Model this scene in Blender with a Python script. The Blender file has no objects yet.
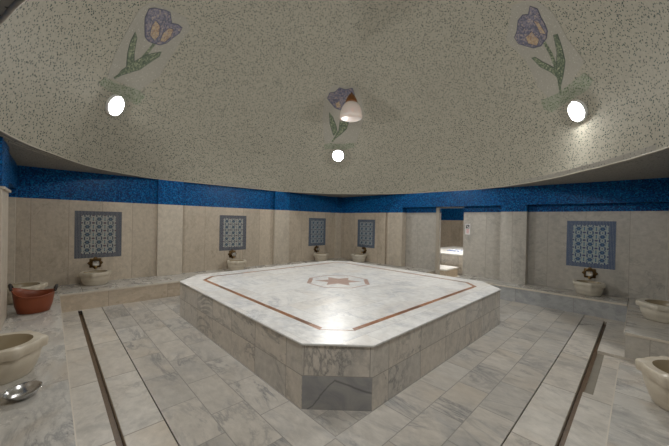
import bpy, bmesh, math, random
from mathutils import Vector, Matrix
S = 1.6                     # metres per eye-height unit
PI = math.pi
random.seed(4)
scene = bpy.context.scene
COL = scene.collection
def W(x, y, z): return Vector((x*S, y*S, (1+z)*S))
LIGHT, BEYOND, EXPO = 320., 500., -0.28
TULIPS = {'L': {'flower': [(146.17, 40.59), (151.54, 42.74), (153.35, 44.23), (152.35, 45.32), (149.73, 45.76), (149.57, 46.98), (147.75, 47.75), (143.6, 46.88), (141.46, 47.92), (139.38, 48.32), (138.45, 47.14), (138.76, 45.38), (138.98, 43.45), (140.18, 42.02), (142.71, 41.06), (144.41, 40.59)], 'inner': [[(145.63, 41.62), (147.89, 43.14), (148.31, 44.32), (145.78, 44.43), (143.22, 43.09), (142.88, 41.6)], [(141.16, 42.54), (142.77, 44.19), (142.78, 45.9), (141.17, 46.53), (139.67, 44.99), (139.8, 43.22)]], 'stem': [(142.56, 41.44), (142.02, 38.32), (142.37, 34.53), (145.41, 29.53), (144.72, 29.35), (141.09, 34.4), (140.97, 38.24), (141.45, 41.4)], 'leaf': [[(143.55, 32.82), (146.65, 35.5), (148.69, 37.55), (149.85, 39.36), (148.05, 38.85), (145.13, 36.43), (142.18, 34.39), (141.87, 32.52)], [(144.44, 31.95), (142.18, 34.39), (141.76, 37.16), (140.06, 39.04), (137.72, 40.98), (137.32, 40.01), (138.55, 37.5), (139.8, 34.67), (142.96, 31.79), (144.78, 30.07)]], 'patch': [(155.38, 42.44), (154.93, 45.45), (141.76, 50.5), (136.34, 49.84), (134.51, 44.71), (132.33, 36.49), (135.47, 30.56), (146.97, 28.74), (149.12, 32.43), (152.33, 38.44)], 'ground': [(148.29, 26.66), (147.74, 28.35), (142.49, 29.07), (136.7, 30.58), (132.77, 30.24), (133.44, 27.33), (138.37, 27.07), (144.72, 26.54)]}, 'R': {'flower': [(-47.96, 46.88), (-50.19, 47.24), (-54.28, 48.48), (-57.02, 48.27), (-58.52, 47.27), (-61.53, 47.73), (-62.1, 46.35), (-60.19, 44.89), (-59.28, 43.66), (-57.93, 42.32), (-55.73, 41.58), (-52.54, 41.41), (-50.12, 42.28), (-48.71, 43.79), (-47.29, 45.33)], 'inner': [[(-50.76, 45.08), (-54.06, 44.78), (-53.76, 42.44), (-51.64, 41.98), (-50.05, 43.63)], [(-57.89, 45.71), (-58.39, 44.53), (-56.88, 42.15), (-55.86, 43.14)]], 'stem': [(-53.73, 41.55), (-52.66, 38.72), (-50.71, 35.25), (-47.48, 30.09), (-48.05, 29.85), (-51.56, 34.81), (-53.74, 38.5), (-54.76, 41.33)], 'leaf': [[(-52.3, 36.02), (-55.06, 37.7), (-58.42, 40.63), (-59.46, 40.25), (-57.13, 37.66), (-55.0, 35.31), (-51.59, 33.21), (-48.86, 31.42), (-50.19, 33.92)], [(-50.07, 33.58), (-49.24, 35.61), (-47.49, 37.95), (-47.15, 40.85), (-48.04, 40.35), (-49.13, 38.18), (-51.01, 35.5), (-51.45, 34.07)]], 'patch': [(-57.67, 51.38), (-64.64, 48.2), (-64.33, 43.41), (-60.66, 38.22), (-59.79, 32.57), (-51.88, 30.78), (-44.18, 29.51), (-42.41, 34.33), (-44.59, 41.08), (-44.27, 47.96)], 'ground': [(-40.99, 31.18), (-47.24, 30.59), (-53.14, 30.92), (-57.64, 30.85), (-58.57, 28.62), (-55.49, 27.65), (-48.3, 27.85), (-42.69, 27.32), (-40.52, 28.92)]}, 'F': {'flower': [(53.87, 49.4), (52.89, 51.39), (50.06, 51.67), (47.58, 53.41), (44.22, 52.78), (42.24, 51.78), (39.71, 53.25), (38.78, 50.89), (41.01, 48.39), (44.1, 47.38), (46.2, 45.11), (49.14, 45.91), (51.78, 47.79)], 'inner': [[(49.27, 47.46), (47.24, 48.53), (46.26, 46.24), (48.3, 45.93)]], 'stem': [(43.58, 45.83), (43.96, 40.58), (46.78, 37.15), (50.25, 32.52), (49.59, 32.18), (45.65, 36.63), (42.58, 40.23), (42.38, 45.66)], 'leaf': [[(49.31, 34.92), (51.42, 39.52), (52.2, 44.06), (50.27, 42.21), (48.31, 38.73), (47.5, 35.87)], [(46.97, 36.34), (46.47, 40.55), (41.9, 40.58), (43.12, 37.73), (46.05, 35.45), (49.21, 33.1)]], 'patch': [(55.73, 50.56), (51.08, 54.47), (36.21, 53.65), (33.5, 43.02), (38.46, 32.01), (53.35, 30.84), (55.47, 41.09)], 'ground': [(53.87, 30.81), (51.28, 31.84), (46.99, 31.51), (39.52, 32.02), (39.22, 30.18), (43.75, 29.26), (49.03, 29.62), (53.23, 29.27)]}}
# ------------------------------------------------------------------ materials
class NB:
    """tiny node builder"""
    def __init__(s, name):
        s.m = bpy.data.materials.new(name); s.m.use_nodes = True
        s.t = s.m.node_tree; s.t.nodes.clear()
        s.out = s.n('ShaderNodeOutputMaterial'); s.b = s.n('ShaderNodeBsdfPrincipled')
        s.t.links.new(s.b.outputs[0], s.out.inputs[0])
    def n(s, ty, **kw):
        x = s.t.nodes.new(ty)
        for k, v in kw.items(): setattr(x, k, v)
        return x
    def put(s, sock, v):
        if isinstance(v, bpy.types.NodeSocket): s.t.links.new(v, sock)
        elif isinstance(v, (tuple, list)):
            sock.default_value = tuple(v) + ((1,) if len(v) == 3 and sock.type == 'RGBA' else ())
        else: sock.default_value = v
    def math(s, op, a, b=None, c=None, clamp=False):
        x = s.n('ShaderNodeMath', operation=op, use_clamp=clamp)
        s.put(x.inputs[0], a)
        if b is not None: s.put(x.inputs[1], b)
        if c is not None: s.put(x.inputs[2], c)
        return x.outputs[0]
    def vm(s, op, a, b=None):
        x = s.n('ShaderNodeVectorMath', operation=op); s.put(x.inputs[0], a)
        if b is not None:
            s.put(x.inputs['Scale'] if op == 'SCALE' else x.inputs[1], b)
        return x.outputs[0]
    def mix(s, f, a, b, mode='MIX'):
        x = s.n('ShaderNodeMix', data_type='RGBA', blend_type=mode)
        s.put(x.inputs[0], f); s.put(x.inputs[6], a); s.put(x.inputs[7], b)
        return x.outputs[2]
    def ramp(s, f, stops, interp='LINEAR'):
        x = s.n('ShaderNodeValToRGB'); s.put(x.inputs[0], f); r = x.color_ramp; r.interpolation = interp
        while len(r.elements) < len(stops): r.elements.new(.5)
        for e, (p, c) in zip(r.elements, stops): e.position = p; e.color = (*c, 1) if len(c) == 3 else c
        return x.outputs[0]
    def obj(s): return s.n('ShaderNodeTexCoord').outputs['Object']
    def uv(s): return s.n('ShaderNodeTexCoord').outputs['UV']
    def noise(s, v, sc, det=4, dist=0., rough=.55):
        x = s.n('ShaderNodeTexNoise'); s.put(x.inputs['Vector'], v)
        x.inputs['Scale'].default_value = sc; x.inputs['Detail'].default_value = det
        x.inputs['Distortion'].default_value = dist; x.inputs['Roughness'].default_value = rough
        return x.outputs['Fac']
    def voro(s, v, sc, feat='F1'):
        x = s.n('ShaderNodeTexVoronoi', feature=feat); s.put(x.inputs['Vector'], v)
        x.inputs['Scale'].default_value = sc; return x
    def sep(s, v):
        x = s.n('ShaderNodeSeparateXYZ'); s.put(x.inputs[0], v); return x.outputs
    def comb(s, a, b, c=0.):
        x = s.n('ShaderNodeCombineXYZ'); s.put(x.inputs[0], a); s.put(x.inputs[1], b); s.put(x.inputs[2], c); return x.outputs[0]
    def bump(s, h, st=.3, d=.002):
        x = s.n('ShaderNodeBump'); s.put(x.inputs['Height'], h)
        x.inputs['Strength'].default_value = st; x.inputs['Distance'].default_value = d
        s.put(s.b.inputs['Normal'], x.outputs[0])
    def fin(s, col=None, rough=None, metal=None, spec=None):
        if col is not None: s.put(s.b.inputs['Base Color'], col)
        if rough is not None: s.put(s.b.inputs['Roughness'], rough)
        if metal is not None: s.b.inputs['Metallic'].default_value = metal
        if spec is not None: s.b.inputs['Specular IOR Level'].default_value = spec
        return s.m

def marble(name, c1, c2, vein, tw=None, th=None, off=.5, grout=(.3, .27, .23), gw=.004, rough=.3,
           vs=1.5, stretch=(1, 1, 1), var=.16, veinw=.035, veinamt=.7, blotch=None, warm=0., uvo=(7., 0)):
    n = NB(name); o = n.obj(); rnd = .5; fac = None
    if tw:
        br = n.n('ShaderNodeTexBrick'); br.offset = off; br.squash = 1
        n.put(br.inputs['Vector'], n.vm('ADD', n.uv(), (*uvo, 0)))
        for k, v in (('Scale', 1), ('Mortar Size', gw), ('Mortar Smooth', .1), ('Brick Width', tw), ('Row Height', th), ('Bias', 0)):
            br.inputs[k].default_value = v
        br.inputs['Color1'].default_value = (0, 0, 0, 1); br.inputs['Color2'].default_value = (1, 1, 1, 1)
        br.inputs['Mortar'].default_value = (.5, .5, .5, 1)
        rnd = n.sep(br.outputs['Color'])[0]; fac = br.outputs['Fac']
    p = n.vm('MULTIPLY', o, stretch)
    if tw: p = n.vm('ADD', p, n.comb(n.math('MULTIPLY', rnd, 17.3), n.math('MULTIPLY', rnd, 9.1), n.math('MULTIPLY', rnd, 23.7)))
    f = n.noise(p, vs, 7, .45, .66)
    col = n.ramp(f, [(.30, c2), (.47, c1), (.62, c1), (.8, c2)])
    v1 = n.noise(n.vm('ADD', n.vm('MULTIPLY', p, (1., .55, 1.5)), (3.1, 7.7, 1.3)), vs*.9, 8, .7, .68)
    d = n.math('ABSOLUTE', n.math('SUBTRACT', v1, .5))
    ve = n.math('SUBTRACT', 1., n.math('DIVIDE', d, veinw), clamp=True)
    msk = n.math('MULTIPLY', n.math('SUBTRACT', n.noise(p, vs*.7, 2), .38, clamp=True), 4., clamp=True)
    ve = n.math('MULTIPLY', n.math('POWER', ve, 1.6), n.math('MULTIPLY', msk, veinamt))
    col = n.mix(ve, col, vein)
    g1 = n.noise(n.vm('MULTIPLY', p, (1, .7, 1.4)), vs*7, 6, .4, .7)
    col = n.vm('SCALE', col, n.math('MULTIPLY_ADD', n.math('SUBTRACT', g1, .5), .75, 1.))
    if blotch:
        bl = n.math('MULTIPLY', n.math('SUBTRACT', n.noise(n.vm('ADD', p, (9., 2., 5.)), vs*.55, 5, 1.0), .52, clamp=True), 5., clamp=True)
        col = n.mix(n.math('MULTIPLY', bl, .55), col, blotch)
    if tw:
        br2 = n.math('MULTIPLY_ADD', n.math('SUBTRACT', rnd, .5), var*2, 1.)
        col = n.vm('SCALE', col, br2)
        if warm:
            col = n.mix(n.math('MULTIPLY', n.math('FRACT', n.math('MULTIPLY', rnd, 7.31)), warm), col, n.mix(1., col, (1.12, .97, .80), 'MULTIPLY'))
        col = n.mix(n.math('MULTIPLY', fac, .75), col, grout)
        rr = n.math('MULTIPLY_ADD', fac, .4, rough)
        n.bump(n.math('SUBTRACT', 1., fac), .35, .002)
    else: rr = rough
    rr2 = n.math('ADD', rr, n.math('MULTIPLY', n.math('SUBTRACT', f, .5), .15))
    return n.fin(col, rr2)

def speckle(name, base, dark, scale=52, amount=.2, grain=1.0, rough=.42, greens=False, bumpst=.15, dot=.30):
    n = NB(name); o = n.obj()
    v = n.voro(o, scale); c = n.sep(v.outputs['Color'])
    on = n.math('LESS_THAN', c[0], amount)
    near = n.math('LESS_THAN', v.outputs['Distance'], dot)
    m = n.math('MULTIPLY', on, near)
    col = n.vm('SCALE', n.mix(n.noise(o, .9, 3), base, tuple(x*.9 for x in base)), n.math('MULTIPLY_ADD', c[1], .12*grain, .94))
    dk = n.mix(c[2], dark, tuple(min(1, x*2.6) for x in dark))
    if greens: dk = n.mix(c[1], (.04, .09, .04), (.16, .2, .11))
    col = n.mix(m, col, dk)
    n.bump(v.outputs['Distance'], bumpst, .003)
    return n.fin(col, rough, None, .08)

def blue_mosaic(name, k=1.0):
    n = NB(name); o = n.obj()
    v = n.voro(o, 62); v.inputs['Randomness'].default_value = .35
    c = n.sep(v.outputs['Color'])
    col = n.ramp(c[0], [(0, (.0005, .018*k, .080*k)), (.45, (.001, .052*k, .19*k)), (.8, (.002, .105*k, .31*k)), (1, (.008, .19*k, .43*k))])
    edge = n.voro(o, 62, 'DISTANCE_TO_EDGE'); edge.inputs['Randomness'].default_value = .35
    e = n.math('LESS_THAN', edge.outputs['Distance'], .06)
    col = n.mix(n.math('MULTIPLY', e, .6), col, (.012, .028, .055))
    h = n.math('ADD', n.math('MULTIPLY', c[1], n.sep(n.vm('SUBTRACT', n.vm('SCALE', o, 62.), v.outputs['Position']))[0]), n.math('MULTIPLY', e, -.3))
    h = n.math('ADD', n.math('MULTIPLY', c[1], 1.), n.math('MULTIPLY', e, -.6))
    n.bump(h, .6, .004)
    return n.fin(col, n.math('MULTIPLY_ADD', c[2], .25, .2), None, .18)

def plain(name, col, rough=.5, metal=0., nz=0., sc=20):
    n = NB(name)
    if nz:
        f = n.noise(n.obj(), sc, 4)
        col = n.vm('SCALE', n.mix(0., col, col), n.math('MULTIPLY_ADD', n.math('SUBTRACT', f, .5), nz*2, 1.))
    return n.fin(col, rough, metal)

def emit(name, col, st):
    n = NB(name); n.t.nodes.remove(n.b); e = n.n('ShaderNodeEmission')
    e.inputs[0].default_value = (*col, 1); e.inputs[1].default_value = st
    n.t.links.new(e.outputs[0], n.out.inputs[0]); return n.m

def tile_panel_mat(name, ground, navy, teal, red, pw, ph):
    """faience panel: border band of small lattice, field of rosettes, buds and stems; UV in metres from the lower left corner"""
    n = NB(name); u, v = n.sep(n.uv())[:2]
    b = .098
    inside = n.math('MULTIPLY', n.math('MULTIPLY', n.math('GREATER_THAN', u, b), n.math('LESS_THAN', u, pw-b)),
                    n.math('MULTIPLY', n.math('GREATER_THAN', v, b*.8), n.math('LESS_THAN', v, ph-b*.8)))
    cw = (pw-2*b)/3; ch = (ph-1.6*b)/5
    U = n.math('DIVIDE', n.math('SUBTRACT', u, b), cw); V = n.math('DIVIDE', n.math('SUBTRACT', v, b*.8), ch)
    def ell(cx, cy, rx, ry, soft=.25):
        a = n.math('SUBTRACT', n.math('FRACT', n.math('ADD', U, .5-cx)), .5)
        c = n.math('SUBTRACT', n.math('FRACT', n.math('ADD', V, .5-cy)), .5)
        d = n.math('SQRT', n.math('ADD', n.math('POWER', n.math('ABSOLUTE', n.math('DIVIDE', a, rx)), 2.), n.math('POWER', n.math('ABSOLUTE', n.math('DIVIDE', c, ry)), 2.)))
        return n.math('DIVIDE', n.math('SUBTRACT', 1.+soft/2, d), soft, clamp=True)
    col = ground
    st = ell(.5, 0, .30, .34); st2 = ell(.5, 0, .20, .24)
    col = n.mix(n.math('MULTIPLY', n.math('SUBTRACT', st, st2, clamp=True), .8), col, teal)
    for cx, cy, rx, ry, c in ((.28, 0, .05, .25, navy), (.72, 0, .05, .25, navy), (.5, .5, .21, .19, navy), (.5, .5, .10, .08, teal),
                              (0, 0, .13, .12, navy), (0, 0, .06, .05, red), (0, .32, .055, .06, navy), (0, .68, .055, .06, navy),
                              (.25, .5, .05, .05, teal), (.75, .5, .05, .05, teal), (.5, .0, .06, .07, navy), (.22, .32, .05, .05, navy), (.78, .68, .05, .05, navy),
                              (0, .5, .05, .16, teal)):
        col = n.mix(ell(cx, cy, rx, ry), col, c)
    g = 2*PI/.042
    la = n.math('MULTIPLY', n.math('SINE', n.math('MULTIPLY', n.math('ADD', u, v), g)), n.math('SINE', n.math('MULTIPLY', n.math('SUBTRACT', u, v), g)))
    bc = n.mix(n.math('MULTIPLY', n.math('GREATER_THAN', la, .12), .62), navy, ground)
    col = n.mix(inside, bc, col)
    for ax, lim in ((u, pw), (v, ph)):
        t = n.math('ABSOLUTE', n.math('SUBTRACT', n.math('FRACT', n.math('DIVIDE', ax, lim/(4 if lim == pw else 5))), .5))
        col = n.mix(n.math('MULTIPLY', n.math('GREATER_THAN', t, .49), .35), col, (.25, .25, .24))
    return n.fin(col, .22)

def banded_marble(name, a, b, dark):
    n = NB(name); o = n.obj(); z = n.sep(o)[2]
    w = n.math('ADD', n.math('MULTIPLY', z, 26.), n.math('MULTIPLY', n.noise(n.vm('MULTIPLY', o, (1, 1, 3)), 5, 4, .5), 3.2))
    f = n.math('MULTIPLY_ADD', n.math('SINE', n.math('MULTIPLY', w, 2.2)), .5, .5)
    col = n.mix(f, a, b)
    col = n.mix(n.math('MULTIPLY', n.math('POWER', n.noise(o, 9, 5, 1.), 2.), .8), col, dark)
    return n.fin(col, .34)

M = {}
M['wallL'] = marble('beige_warm_lit_marble', (.52, .45, .36), (.40, .34, .265), (.22, .17, .13), .50, 2.2, .5, (.28, .22, .17), .004, .34, 2.6, (1, 1, .5), .10, .02, .35)  # same stone as the grey walls; warmer lamp tint put into the colour
M['wallR'] = marble('grey_cool_lit_marble', (.48, .455, .41), (.37, .355, .325), (.18, .175, .165), .62, 2.2, .5, (.3, .27, .23), .004, .34, 2.3, (1, 1, .6), .08, .022, .45)  # greyer copy of the wall stone, cooler lamp tint painted in
M['pillar'] = marble('pillar_marble', (.55, .49, .405), (.47, .415, .34), (.32, .27, .22), .60, 2.2, .5, (.3, .25, .2), .003, .36, 2.0, (1, 1, .5), .08, .02, .3)
M['floorY'] = marble('floor_marble_rows', (.53, .51, .475), (.35, .355, .36), (.14, .15, .17), .60, .29, .45, (.28, .27, .25), .004, .30, 1.7, (1.2, .8, 1), .09, .045, .8, (.50, .44, .36), .2, (0, -.672+2.9))
M['strip'] = marble('border_strip_marble', (.57, .54, .49), (.40, .385, .36), (.20, .19, .19), 1.05, 40., .3, (.24, .22, .19), .006, .30, 1.8, (1, 1, 1), .08, .04, .6, (.50, .42, .32), .35, (1.3, 2.))
M['bench'] = marble('bench_marble', (.56, .54, .50), (.38, .375, .36), (.19, .19, .20), 1.05, 40., .5, (.26, .24, .21), .005, .28, 2.2, (1.6, .9, 1), .08, .05, .7, (.46, .38, .29), 0., (2.5, 3.))
M['benchL'] = marble('beige_bench_marble', (.54, .455, .355), (.48, .40, .31), (.33, .25, .19), .95, 40., .5, (.3, .25, .2), .005, .28, 1.8, (1, 1, 1), .1, .025, .4, None, 0., (2.2, 3.))
M['benchR'] = marble('blue_grey_bench_marble', (.42, .43, .435), (.34, .355, .38), (.22, .23, .25), .95, 40., .5, (.26, .25, .23), .005, .28, 1.8, (1, 1, 1), .1, .03, .5, None, 0., (2.2, 3.))
M['edge'] = plain('pale_marble_edge', (.62, .57, .49), .35, 0, .1, 8)
M['ptop'] = marble('white_veined_marble', (.78, .785, .78), (.60, .62, .65), (.38, .41, .46), 1.0, .62, .5, (.58, .57, .56), .003, .33, 1.5, (1, 1.2, 1), .03, .045, .6, (.72, .67, .60), .12)
M['pside'] = marble('platform_side_marble', (.60, .57, .525), (.44, .43, .41), (.16, .165, .17), .56, .285, 0., (.27, .25, .22), .0035, .3, 2.6, (1, 1, .55), .07, .045, .75, None, .25)
M['orange'] = marble('rust_brown_inlay_marble', (.29, .115, .042), (.20, .075, .028), (.5, .36, .25), .28, .5, .5, (.5, .4, .3), .006, .3, 5., (1, 1, 1), .35, .03, .5)
M['star'] = plain('rose_brown_inlay_marble', (.46, .31, .255), .3, 0, .25, 14)
M['starpale'] = plain('pale_rose_inlay_marble', (.58, .47, .41), .3, 0, .2, 14)
M['dome'] = speckle('speckled_dome_mosaic', (.355, .335, .275), (.025, .036, .034), 36, .66, 1., .8, dot=.34)
M['soffit'] = speckle('shaded_soffit_mosaic', (.30, .285, .25), (.06, .06, .055), 36, .5, 1., .6)  # dome mosaic in a darker copy; underside shade is in the colour
M['rim'] = speckle('rim_mosaic', (.45, .41, .34), (.2, .19, .16), 60, .08)
M['patch'] = speckle('plain_cream_mosaic', (.335, .32, .275), (.25, .245, .215), 60, .25, .7)
M['ground'] = speckle('green_flecked_mosaic', (.30, .31, .25), (.06, .11, .05), 46, .8, 1, greens=True, dot=.42)
M['blue'] = blue_mosaic('blue_glass_mosaic', 1.25)
M['slot'] = plain('brown_channel_bottom', (.15, .095, .05), .45, 0, .4, 30)
M['slotside'] = plain('dark_wet_stone', (.25, .225, .18), .35, 0, .2, 12)
M['basin'] = banded_marble('banded_cream_marble', (.62, .565, .46), (.53, .47, .37), (.40, .33, .25))
M['basin_grey'] = banded_marble('banded_pale_marble', (.62, .58, .49), (.52, .48, .40), (.38, .34, .28))
M['bowlin'] = plain('shaded_basin_inside', (.36, .30, .20), .25, 0, .15, 9)  # olive-tan, darkened to carry the shading of the hollow
M['brass'] = plain('aged_brass', (.50, .33, .12), .28, 1, .5, 60)
M['brassdark'] = plain('darkened_brass', (.13, .08, .035), .35, 1, .5, 60)
M['chrome'] = plain('polished_chrome', (.82, .82, .82), .10, 1)
M['steel'] = plain('hammered_steel', (.55, .55, .55), .24, 1)
M['tub'] = plain('rust_orange_plastic', (.22, .050, .016), .42, 0, .08, 6)
M['tubdark'] = plain('dark_handle', (.02, .014, .012), .5)
M['wood'] = plain('lamp_cap_brown_metal', (.19, .075, .02), .35, .3, .3, 20)
M['frame'] = plain('door_frame_greige', (.40, .36, .30), .45, 0, .1, 10)
M['white'] = plain('white_plate', (.8, .8, .8), .4)
M['black'] = plain('black_print', (.02, .02, .025), .5)
M['red'] = plain('red_print', (.62, .12, .12), .5)
M['redpale'] = plain('pale_red_print', (.75, .45, .45), .5)
M['lampmetal'] = plain('white_lamp_ring', (.75, .75, .73), .35)
M['cloth'] = None
def petal_mat():
    n = NB('tulip_petal_mosaic'); v = n.voro(n.obj(), 45); c = n.sep(v.outputs['Color'])
    f = n.noise(n.obj(), 9, 3)
    col = n.ramp(n.math('ADD', n.math('MULTIPLY', c[0], .6), n.math('MULTIPLY', f, .5)), [(.15, (.03, .035, .06)), (.42, (.085, .085, .13)), (.64, (.16, .15, .20)), (.82, (.27, .22, .20)), (1, (.40, .36, .32))])
    return n.fin(col, .4)
def inner_mat():
    n = NB('tulip_heart_mosaic'); v = n.voro(n.obj(), 50); c = n.sep(v.outputs['Color'])
    col = n.ramp(c[0], [(0, (.20, .12, .09)), (.4, (.34, .24, .14)), (.8, (.42, .33, .21)), (1, (.20, .18, .22))])
    return n.fin(col, .4)
def leaf_mat():
    n = NB('tulip_leaf_mosaic'); v = n.voro(n.obj(), 50); c = n.sep(v.outputs['Color'])
    col = n.ramp(c[0], [(0, (.035, .055, .035)), (.5, (.10, .13, .08)), (.85, (.20, .23, .14)), (1, (.33, .34, .22))])
    return n.fin(col, .4)
M['petal'] = petal_mat(); M['inner'] = inner_mat(); M['leaf'] = leaf_mat()
def cloth_mat():
    n = NB('blue_patterned_cloth'); v = n.voro(n.obj(), 14); c = n.sep(v.outputs['Color'])
    return n.fin(n.mix(n.math('LESS_THAN', c[0], .45), (.75, .77, .8), (.06, .14, .42)), .7)
M['cloth'] = cloth_mat()
M['leafdark'] = plain('dark_green_mosaic', (.035, .055, .04), .5, 0, .5, 60); M['petaldark'] = plain('dark_violet_mosaic', (.05, .05, .085), .5, 0, .6, 60)
def glass_shade():
    n = NB('frosted_opal_glass'); n.b.inputs['Transmission Weight'].default_value = .0
    n.b.inputs['Subsurface Weight'].default_value = 1
    n.b.inputs['Subsurface Radius'].default_value = (.3, .25, .22); n.b.inputs['Subsurface Scale'].default_value = .5
    return n.fin((.72, .64, .60), .25)
M['opal'] = glass_shade()
def dark_tile():
    n = NB('dark_veined_facing_marble'); o = n.obj(); u, v = n.sep(n.uv())[:2]
    f = n.noise(o, 3.2, 6, 1., .6)
    col = n.ramp(f, [(.3, (.26, .265, .28)), (.6, (.40, .395, .385)), (.8, (.33, .33, .33))])
    w = n.math('ADD', u, n.math('MULTIPLY', n.math('SUBTRACT', n.noise(o, 5, 5), .5), .10))
    # a rising vein that turns down again
    up = n.math('MULTIPLY_ADD', w, 1.05, -.04); dn = n.math('MULTIPLY_ADD', w, -.33, .345)
    t = n.math('MINIMUM', up, dn)
    d = n.math('ABSOLUTE', n.math('SUBTRACT', v, t))
    ve = n.math('SUBTRACT', 1., n.math('DIVIDE', d, .014), clamp=True)
    col = n.mix(n.math('MULTIPLY', ve, .75), col, (.10, .105, .11))
    return n.fin(col, .3)
M['facing'] = dark_tile()

# ------------------------------------------------------------------ mesh helpers
def uvproj(bm, swap=False, origin=None):
    L = bm.loops.layers.uv.verify()
    for f in bm.faces:
        nn = f.normal
        if abs(nn.z) > .7: t1, t2 = Vector((1, 0, 0)), Vector((0, 1, 0))
        else:
            t1 = Vector((-nn.y, nn.x, 0)); t1 = t1.normalized() if t1.length > 1e-6 else Vector((1, 0, 0)); t2 = Vector((0, 0, 1))
            if abs(t1.x) >= abs(t1.y) and t1.x < 0 or abs(t1.y) > abs(t1.x) and t1.y < 0: t1 = -t1
        for l in f.loops:
            p = l.vert.co
            a, b = p.dot(t1), p.dot(t2)
            l[L].uv = (b, a) if swap else (a, b)
def mesh_obj(name, bm, mats, parent=None, smooth=False, swap=False, uv=True):
    bm.normal_update()
    if uv: uvproj(bm, swap)
    me = bpy.data.meshes.new(name); bm.to_mesh(me); bm.free()
    for m in (mats if isinstance(mats, (list, tuple)) else [mats]): me.materials.append(m)
    if smooth:
        for p in me.polygons: p.use_smooth = True
    o = bpy.data.objects.new(name, me); COL.objects.link(o)
    if parent: o.parent = parent
    return o
def bev(o, w=.006, seg=2):
    b = o.modifiers.new('Bevel', 'BEVEL'); b.width = w; b.segments = seg; b.limit_method = 'ANGLE'; b.angle_limit = math.radians(40); return o
def structure(o): o['kind'] = 'structure'; return o
def tag(o, label, cat, group=None):
    o['label'] = label; o['category'] = cat
    if group: o['group'] = group
    return o
def empty(name, loc, label, cat, group=None, rz=0.):
    o = bpy.data.objects.new(name, None); COL.objects.link(o); o.location = loc; o.rotation_euler = (0, 0, rz)
    o.empty_display_size = .1
    return tag(o, label, cat, group)
def box(bm, a, b, mi=0):
    x0, y0, z0 = a; x1, y1, z1 = b
    vs = [bm.verts.new(p) for p in ((x0, y0, z0), (x1, y0, z0), (x1, y1, z0), (x0, y1, z0), (x0, y0, z1), (x1, y0, z1), (x1, y1, z1), (x0, y1, z1))]
    for q in ((3, 2, 1, 0), (4, 5, 6, 7), (0, 1, 5, 4), (1, 2, 6, 5), (2, 3, 7, 6), (3, 0, 4, 7)):
        f = bm.faces.new([vs[i] for i in q]); f.material_index = mi
def hbox(bm, a, b, mi=0, loc=Vector((0, 0, 0))):
    box(bm, W(*a)-loc, W(*b)-loc, mi)
def prism(bm, pts, z0, z1, mi=0):
    lo = [bm.verts.new((p[0], p[1], z0)) for p in pts]; hi = [bm.verts.new((p[0], p[1], z1)) for p in pts]
    n = len(pts)
    bm.faces.new(hi).material_index = mi; bm.faces.new(lo[::-1]).material_index = mi
    for i in range(n):
        f = bm.faces.new((lo[i], lo[(i+1) % n], hi[(i+1) % n], hi[i])); f.material_index = mi
def lathe(bm, prof, seg=48, rfun=None, cap=True, mi=0, cen=(0, 0, 0)):
    rings = []
    for k, (r, z) in enumerate(prof):
        ring = []
        for i in range(seg):
            a = 2*PI*i/seg; rr = r*(rfun(a, k) if rfun else 1)
            ring.append(bm.verts.new((cen[0]+rr*math.cos(a), cen[1]+rr*math.sin(a), cen[2]+z)))
        rings.append(ring)
    for A, B in zip(rings, rings[1:]):
        for i in range(seg):
            f = bm.faces.new((A[i], A[(i+1) % seg], B[(i+1) % seg], B[i])); f.material_index = mi
    if cap:
        bm.faces.new(rings[0][::-1]).material_index = mi; bm.faces.new(rings[-1]).material_index = mi
def tube(bm, pts, r, seg=10, closed=False, mi=0):
    pts = [Vector(p) for p in pts]; rings = []; n = len(pts); up = Vector((0, 0, 1))
    for i, p in enumerate(pts):
        a = pts[(i-1) % n] if (closed or i) else p; b = pts[(i+1) % n] if (closed or i < n-1) else p
        t = (b-a).normalized(); u = up.cross(t)
        if u.length < .05: u = Vector((1, 0, 0)).cross(t)
        u.normalize(); w = t.cross(u)
        rad = r[i] if isinstance(r, (list, tuple)) else r
        rings.append([bm.verts.new(p+u*rad*math.cos(2*PI*k/seg)+w*rad*math.sin(2*PI*k/seg)) for k in range(seg)])
    for i in range(n if closed else n-1):
        A, B = rings[i], rings[(i+1) % n]
        for k in range(seg): bm.faces.new((A[k], A[(k+1) % seg], B[(k+1) % seg], B[k])).material_index = mi
    if not closed:
        bm.faces.new(rings[0][::-1]).material_index = mi; bm.faces.new(rings[-1]).material_index = mi

def copy_parts(src, dst):
    for ch in src.children:
        c = ch.copy(); COL.objects.link(c); c.parent = dst
        copy_parts(ch, c)
# ------------------------------------------------------------------ dimensions (eye-height units, eye at 0)
WLp, WLr = 4.608, 4.66          # back wall: pilaster face / recess face
WRp, WRr = 4.66, 4.79           # right wall
NLp, NLr = -.24, -.36           # left wall
NRp, NRr = -.22, -.36           # front wall
ZB, ZT = .185, .53              # blue band
ZL = .278                       # lintel underside
BZ = -.8094                     # bench top
BL, BR, BNL, BNR = 4.114, 4.3676, .077, .067   # bench fronts

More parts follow.
